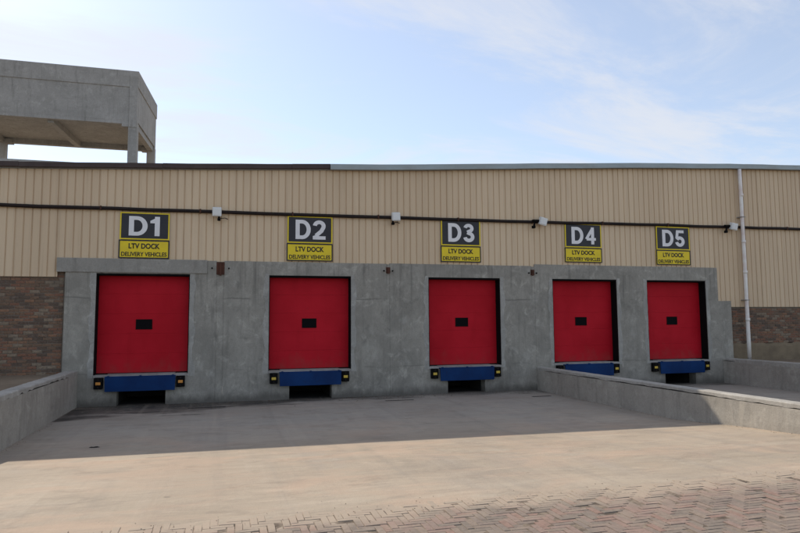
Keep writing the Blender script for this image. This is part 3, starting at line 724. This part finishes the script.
LT = [(3.075, 5.37, 'between the D1 and D2 signs', 0.0, 0.28), (8.345, 5.43, 'between the D2 and D3 signs', -0.06, -0.3), (13.33, 5.46, 'between the D3 and D4 signs', 0.22, -1), (20.90, 5.545, 'right of the D5 sign beside the drainpipe', 0.15, -1)]
for x, z, where, rot, side in LT:
    t = thing('wall_light', 'small white box wall light with dark bracket ' + where, 'wall light', (x, -0.05, z), 'white wall lights on the pipe')
    bm = bmesh.new(); bx(bm, -0.125, 0.125, -0.18, -0.02, -0.11, 0.14)
    for v in bm.verts:
        if v.co.y < -0.1: v.co.z -= 0.02
    hs = obj('housing', fin(bm, bevel=0.018, seg=2), M_lamp, t); hs.rotation_euler = (0.12, rot, 0)
    bm = bmesh.new(); bx(bm, -0.10, 0.10, -0.194, -0.178, -0.10, 0.105)
    ln = obj('lens', fin(bm, bevel=0.004), M_lamp, t); ln.rotation_euler = (0.12, rot, 0)
    if side == -1:
        obj('bracket', tube([(-0.12, -0.06, 0.02), (-0.26, -0.07, -0.02), (-0.30, -0.09, -0.10), (-0.335, -0.10, -0.20)], 0.034, 8), M_black, t)
        obj('lamp_head', box(-0.39, -0.29, -0.15, -0.05, -0.25, -0.165, 0.01), M_black, t)
        obj('stub_pipe', tube([(-0.34, -0.05, 0.0), (0.14, -0.05, 0.01)], 0.05, 8), M_black, t)
    else:
        sxx = 0.06 if side > 0 else -0.09
        obj('bracket', tube([(sxx, -0.08, -0.08), (sxx, -0.09, -0.24)], 0.03, 8), M_black, t)
        obj('lamp_head', box(sxx-0.045, sxx+0.045, -0.13, -0.05, -0.265, -0.19, 0.01), M_black, t)
        obj('cable', tube([(sxx, -0.06, -0.2), (sxx+0.16, -0.02, -0.17), (sxx+0.24, 0.04, -0.19)], 0.012, 6), M_conduit, t)
t = thing('drainpipe', 'pale grey vertical drainpipe on the cladding right of the D5 dock', 'pipe', (21.33, -0.115, 0))
bends = [(0, 0, 0.80), (0, 0, 1.6), (0.003, 0, 2.4), (0.004, 0, 3.4), (0.006, 0, 4.6), (0.0, 0, 5.4), (-0.003, 0, 6.2), (0.0, 0, 7.0), (0.0, 0.01, 7.66)]
obj('pipe', tube(bends, 0.066, 14), M_pvc, t)
for z in (2.2, 3.9, 5.0, 6.7): obj('collar', tube([(0.012, 0, z-0.05), (0.012, 0, z+0.05)], 0.076, 14), M_pvc, t)
for z in (2.9, 5.9): obj('clamp', box(-0.09, 0.09, -0.074, 0.16, z-0.015, z+0.015), M_steel, t)
obj('shoe', tube([(0, 0, 0.84), (0, -0.02, 0.76), (0, -0.10, 0.735)], 0.075, 14), M_black, t)

# ------------------------------------------------------------------ low retaining walls
def low_wall(name, label, x0, x1, y1, ztop, face, seed):
    t = thing(name, label, 'low wall', ((x0+x1)/2, 0, 0), 'low concrete ramp walls')
    rw = random.Random(seed); cx = (x0+x1)/2; w = (x1-x0)/2
    n = int(-y1/0.16); A = []
    bm = bmesh.new()
    for i in range(n+1):
        y = -0.002 + y1*i/n
        j = rw.uniform(-0.006, 0.006)
        A.append([bm.verts.new((-w+j, y, -0.2)), bm.verts.new((-w+rw.uniform(-0.008, 0.008), y, ztop-0.10)), bm.verts.new((w+rw.uniform(-0.008, 0.008), y, ztop-0.10)), bm.verts.new((w, y, -0.2))])
    for a, b in zip(A, A[1:]):
        for k_ in range(4): bm.faces.new((a[k_], a[(k_+1) % 4], b[(k_+1) % 4], b[k_]))
    bm.faces.new(A[0]); bm.faces.new(A[-1][::-1])
    obj('wall_body', fin(bm), M_low, t)
    bm = bmesh.new(); A = []
    zz_ = ztop-0.10
    for i in range(n+1):                                # poured coping with a ragged, spalled lower edge
        y = -0.002 + y1*i/n - (0.004 if i == n else 0)
        zz_ += rw.uniform(-0.018, 0.018); zz_ = min(max(zz_, ztop-0.16), ztop-0.07)
        o = rw.choice((0.001, 0.002, 0.006)) if i % 5 else 0.001
        A.append([bm.verts.new(c) for c in ((-w-o, y, zz_), (-w-o, y, ztop-0.018), (-w-o+0.018, y, ztop+rw.uniform(-.004, .004)), (w+o-0.018, y, ztop+rw.uniform(-.004, .004)), (w+o, y, ztop-0.018), (w+o, y, zz_+rw.uniform(-.02, .02)))])
    for a, b in zip(A, A[1:]):
        for k_ in range(6): bm.faces.new((a[k_], a[(k_+1) % 6], b[(k_+1) % 6], b[k_]))
    bm.faces.new(A[0]); bm.faces.new(A[-1][::-1])
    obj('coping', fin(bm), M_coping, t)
low_wall('ramp_wall', 'low concrete ramp wall left of door D1, running towards the viewer', XL-0.30, XL, -7.1, 0.97, 1, 1)
low_wall('ramp_wall', 'low concrete ramp wall between doors D3 and D4, half sunlit', XR, XR+0.27, -12.2, 0.73, -1, 2)
low_wall('ramp_wall', 'low shaded concrete ramp wall right of door D5, under the drainpipe', X3, X3+0.30, -12.2, 0.86, -1, 3)

# ------------------------------------------------------------------ elevated water tank behind the shed
def skew(me):                                           # the tank stands a few degrees off square to the shed
    for v in me.vertices: v.co.x += (v.co.y)*0.075
    return me
tank = thing('water_tank', 'raised grey concrete water tank on columns rising behind the roof on the left', 'water tank', (-2.03, 22, 0.25))
TZ = -0.25; TL = -9.7; TD = 6.1
bm = bmesh.new(); bx(bm, TL, 0, 0, TD, 14.52+TZ, 16.60+TZ); bm2 = bm
obj('tank_wall', skew(fin(bm)), M_tank, tank)
obj('parapet', skew(box(TL-0.05, 0.05, -0.05, TD+0.05, 16.60+TZ, 17.63+TZ, 0.02)), M_tank, tank)
obj('edge_beam', skew(box(TL+0.001, -0.001, 0.004, 0.35, 14.30+TZ, 14.519+TZ)), M_tank, tank)
obj('edge_beam', skew(box(TL+0.001, -0.001, TD-0.35, TD-0.004, 14.20+TZ, 14.519+TZ)), M_tank, tank)
for xx in (TL+0.25, TL/2, -0.25):
    obj('floor_beam', skew(box(xx-0.17, xx+0.17, 0.36, TD-0.36, 14.16+TZ, 14.515+TZ)), M_tank, tank)
for xx in (TL+0.25, -0.23):
    for yy in (0.22, TD-0.22):
        c_ = obj('column', skew(box(xx-0.25, xx+0.25, yy-0.25, yy+0.25, -0.25, 14.14+TZ, 0.012)), M_tank, tank)
        obj('haunch', skew(box(xx-0.62 if xx > -1 else xx-0.251, xx+0.251 if xx > -1 else xx+0.62, yy-0.24, yy+0.24, 14.13+TZ, 14.40+TZ)), M_tank, c_)
obj('pilaster', skew(box(-0.45, 0.012, -0.07, 0.2, 14.1+TZ, 17.35+TZ, 0.012)), M_tank, tank)

# ------------------------------------------------------------------ low roof just showing over the eave at the far left
t = thing('rear_shed', 'grey sloping roof edge just showing above the eave below the water tank', 'building', (-1.2, 16.2, 0.25))
bm = bmesh.new(); REAR = (10.08, 10.075, 10.07)
A = [[bm.verts.new((x, y, z+dz)) for x, z in ((-12, REAR[0]), (-4.2, REAR[1]), (3.6, REAR[2]))] for y, dz in ((-0.3, 0), (4.5, 0), (4.5, -0.14), (-0.3, -0.14))]
for j in range(4):
    for i in range(2): bm.faces.new((A[j][i], A[j][i+1], A[(j+1) % 4][i+1], A[(j+1) % 4][i]))
for i in (0, 2): bm.faces.new([A[j][i] for j in range(4)])
obj('roof', fin(bm), M_tank, t)
obj('wall', box(-11.6, 3.2, 0, 4.2, -0.25, REAR[2]-0.6), M_tank, t)

# ------------------------------------------------------------------ small things on the apron
for (x0, x1, y, where) in ((2.45, 3.40, -1.08, 'right of door D1'), (7.72, 8.55, -1.22, 'between doors D2 and D3'), (12.05, 12.65, -1.62, 'beside the ramp wall near door D3')):
    t = thing('drain_slot', 'narrow dark drain slot in the concrete ' + where, 'drain', ((x0+x1)/2, y, 0.0), 'drain slots in the apron')
    w = (x1-x0)/2
    obj('frame', box(-w, w, -0.05, 0.05, -0.02, 0.004), M_drain, t)
    for j in range(12): xx = -w+0.04+(2*w-0.08)*j/11; obj('bar', box(xx-0.012, xx+0.012, -0.042, 0.042, 0.0045, 0.007), M_drain, t)
bm = bmesh.new(); rs = random.Random(5)
ring = [(0.10*math.cos(a)*rs.uniform(.5, 1.2), 0.032*math.sin(a)*rs.uniform(.6, 1.1)) for a in [i*math.pi/7 for i in range(14)]]
lo = [bm.verts.new((x, y, 0.003)) for x, y in ring]; hi = [bm.verts.new((x*.8, y*.75, rs.uniform(0.006, 0.02))) for x, y in ring]; ct = bm.verts.new((0, 0, 0.015))
for i in range(14):
    j = (i+1) % 14; bm.faces.new((lo[i], lo[j], hi[j], hi[i])); bm.faces.new((hi[i], hi[j], ct))
o = tag(obj('rag', fin(bm), M_drain, None, (1.12, -6.1, 0.0)), 'small crumpled dark rag lying on the shaded concrete before door D1', 'rag')
bm = bmesh.new(); rs = random.Random(9)                 # grit and leaf litter along the wall feet and the paving edge
def chip(x, y, z, s):
    a = rs.uniform(0, 6.28); vs4 = []
    for q in range(5): vs4.append(bm.verts.new((x+s*math.cos(a+q*1.256)*rs.uniform(.5, 1.2), y+s*math.sin(a+q*1.256)*rs.uniform(.5, 1.2), z+0.001)))
    tp = bm.verts.new((x, y, z+s*rs.uniform(.4, .9)))
    for q in range(5): bm.faces.new((vs4[q], vs4[(q+1) % 5], tp))
for _ in range(900):
    x = rs.uniform(-0.35, 12.9); y = -abs(rs.gauss(0, 0.35))-0.02
    chip(x, y, 0, rs.uniform(0.006, 0.022))
for _ in range(260): y = -9*rs.random()**1.6; chip(XL+0.03+abs(rs.gauss(0, 0.06)), y, zg(y), rs.uniform(0.004, 0.012))
for _ in range(260): y = -11*rs.random()**1.6; chip(XR-0.03-abs(rs.gauss(0, 0.06)), y, zg(y), rs.uniform(0.004, 0.012))
for _ in range(260): x = rs.uniform(0, 13); y = -12.45+rs.gauss(0, 0.2); chip(x, y, (zg(y) if y > -12.4 else zp(y))+0.006, rs.uniform(0.003, 0.009))
M_grit = plain('grit', (0.16, 0.125, 0.095), 0.95, dirt=(0.05, 0.04, 0.03), var=0.8, scale=4)
tag(obj('grit', fin(bm), M_grit), 'loose grit and leaf litter along the wall feet', 'grit', kind='stuff')
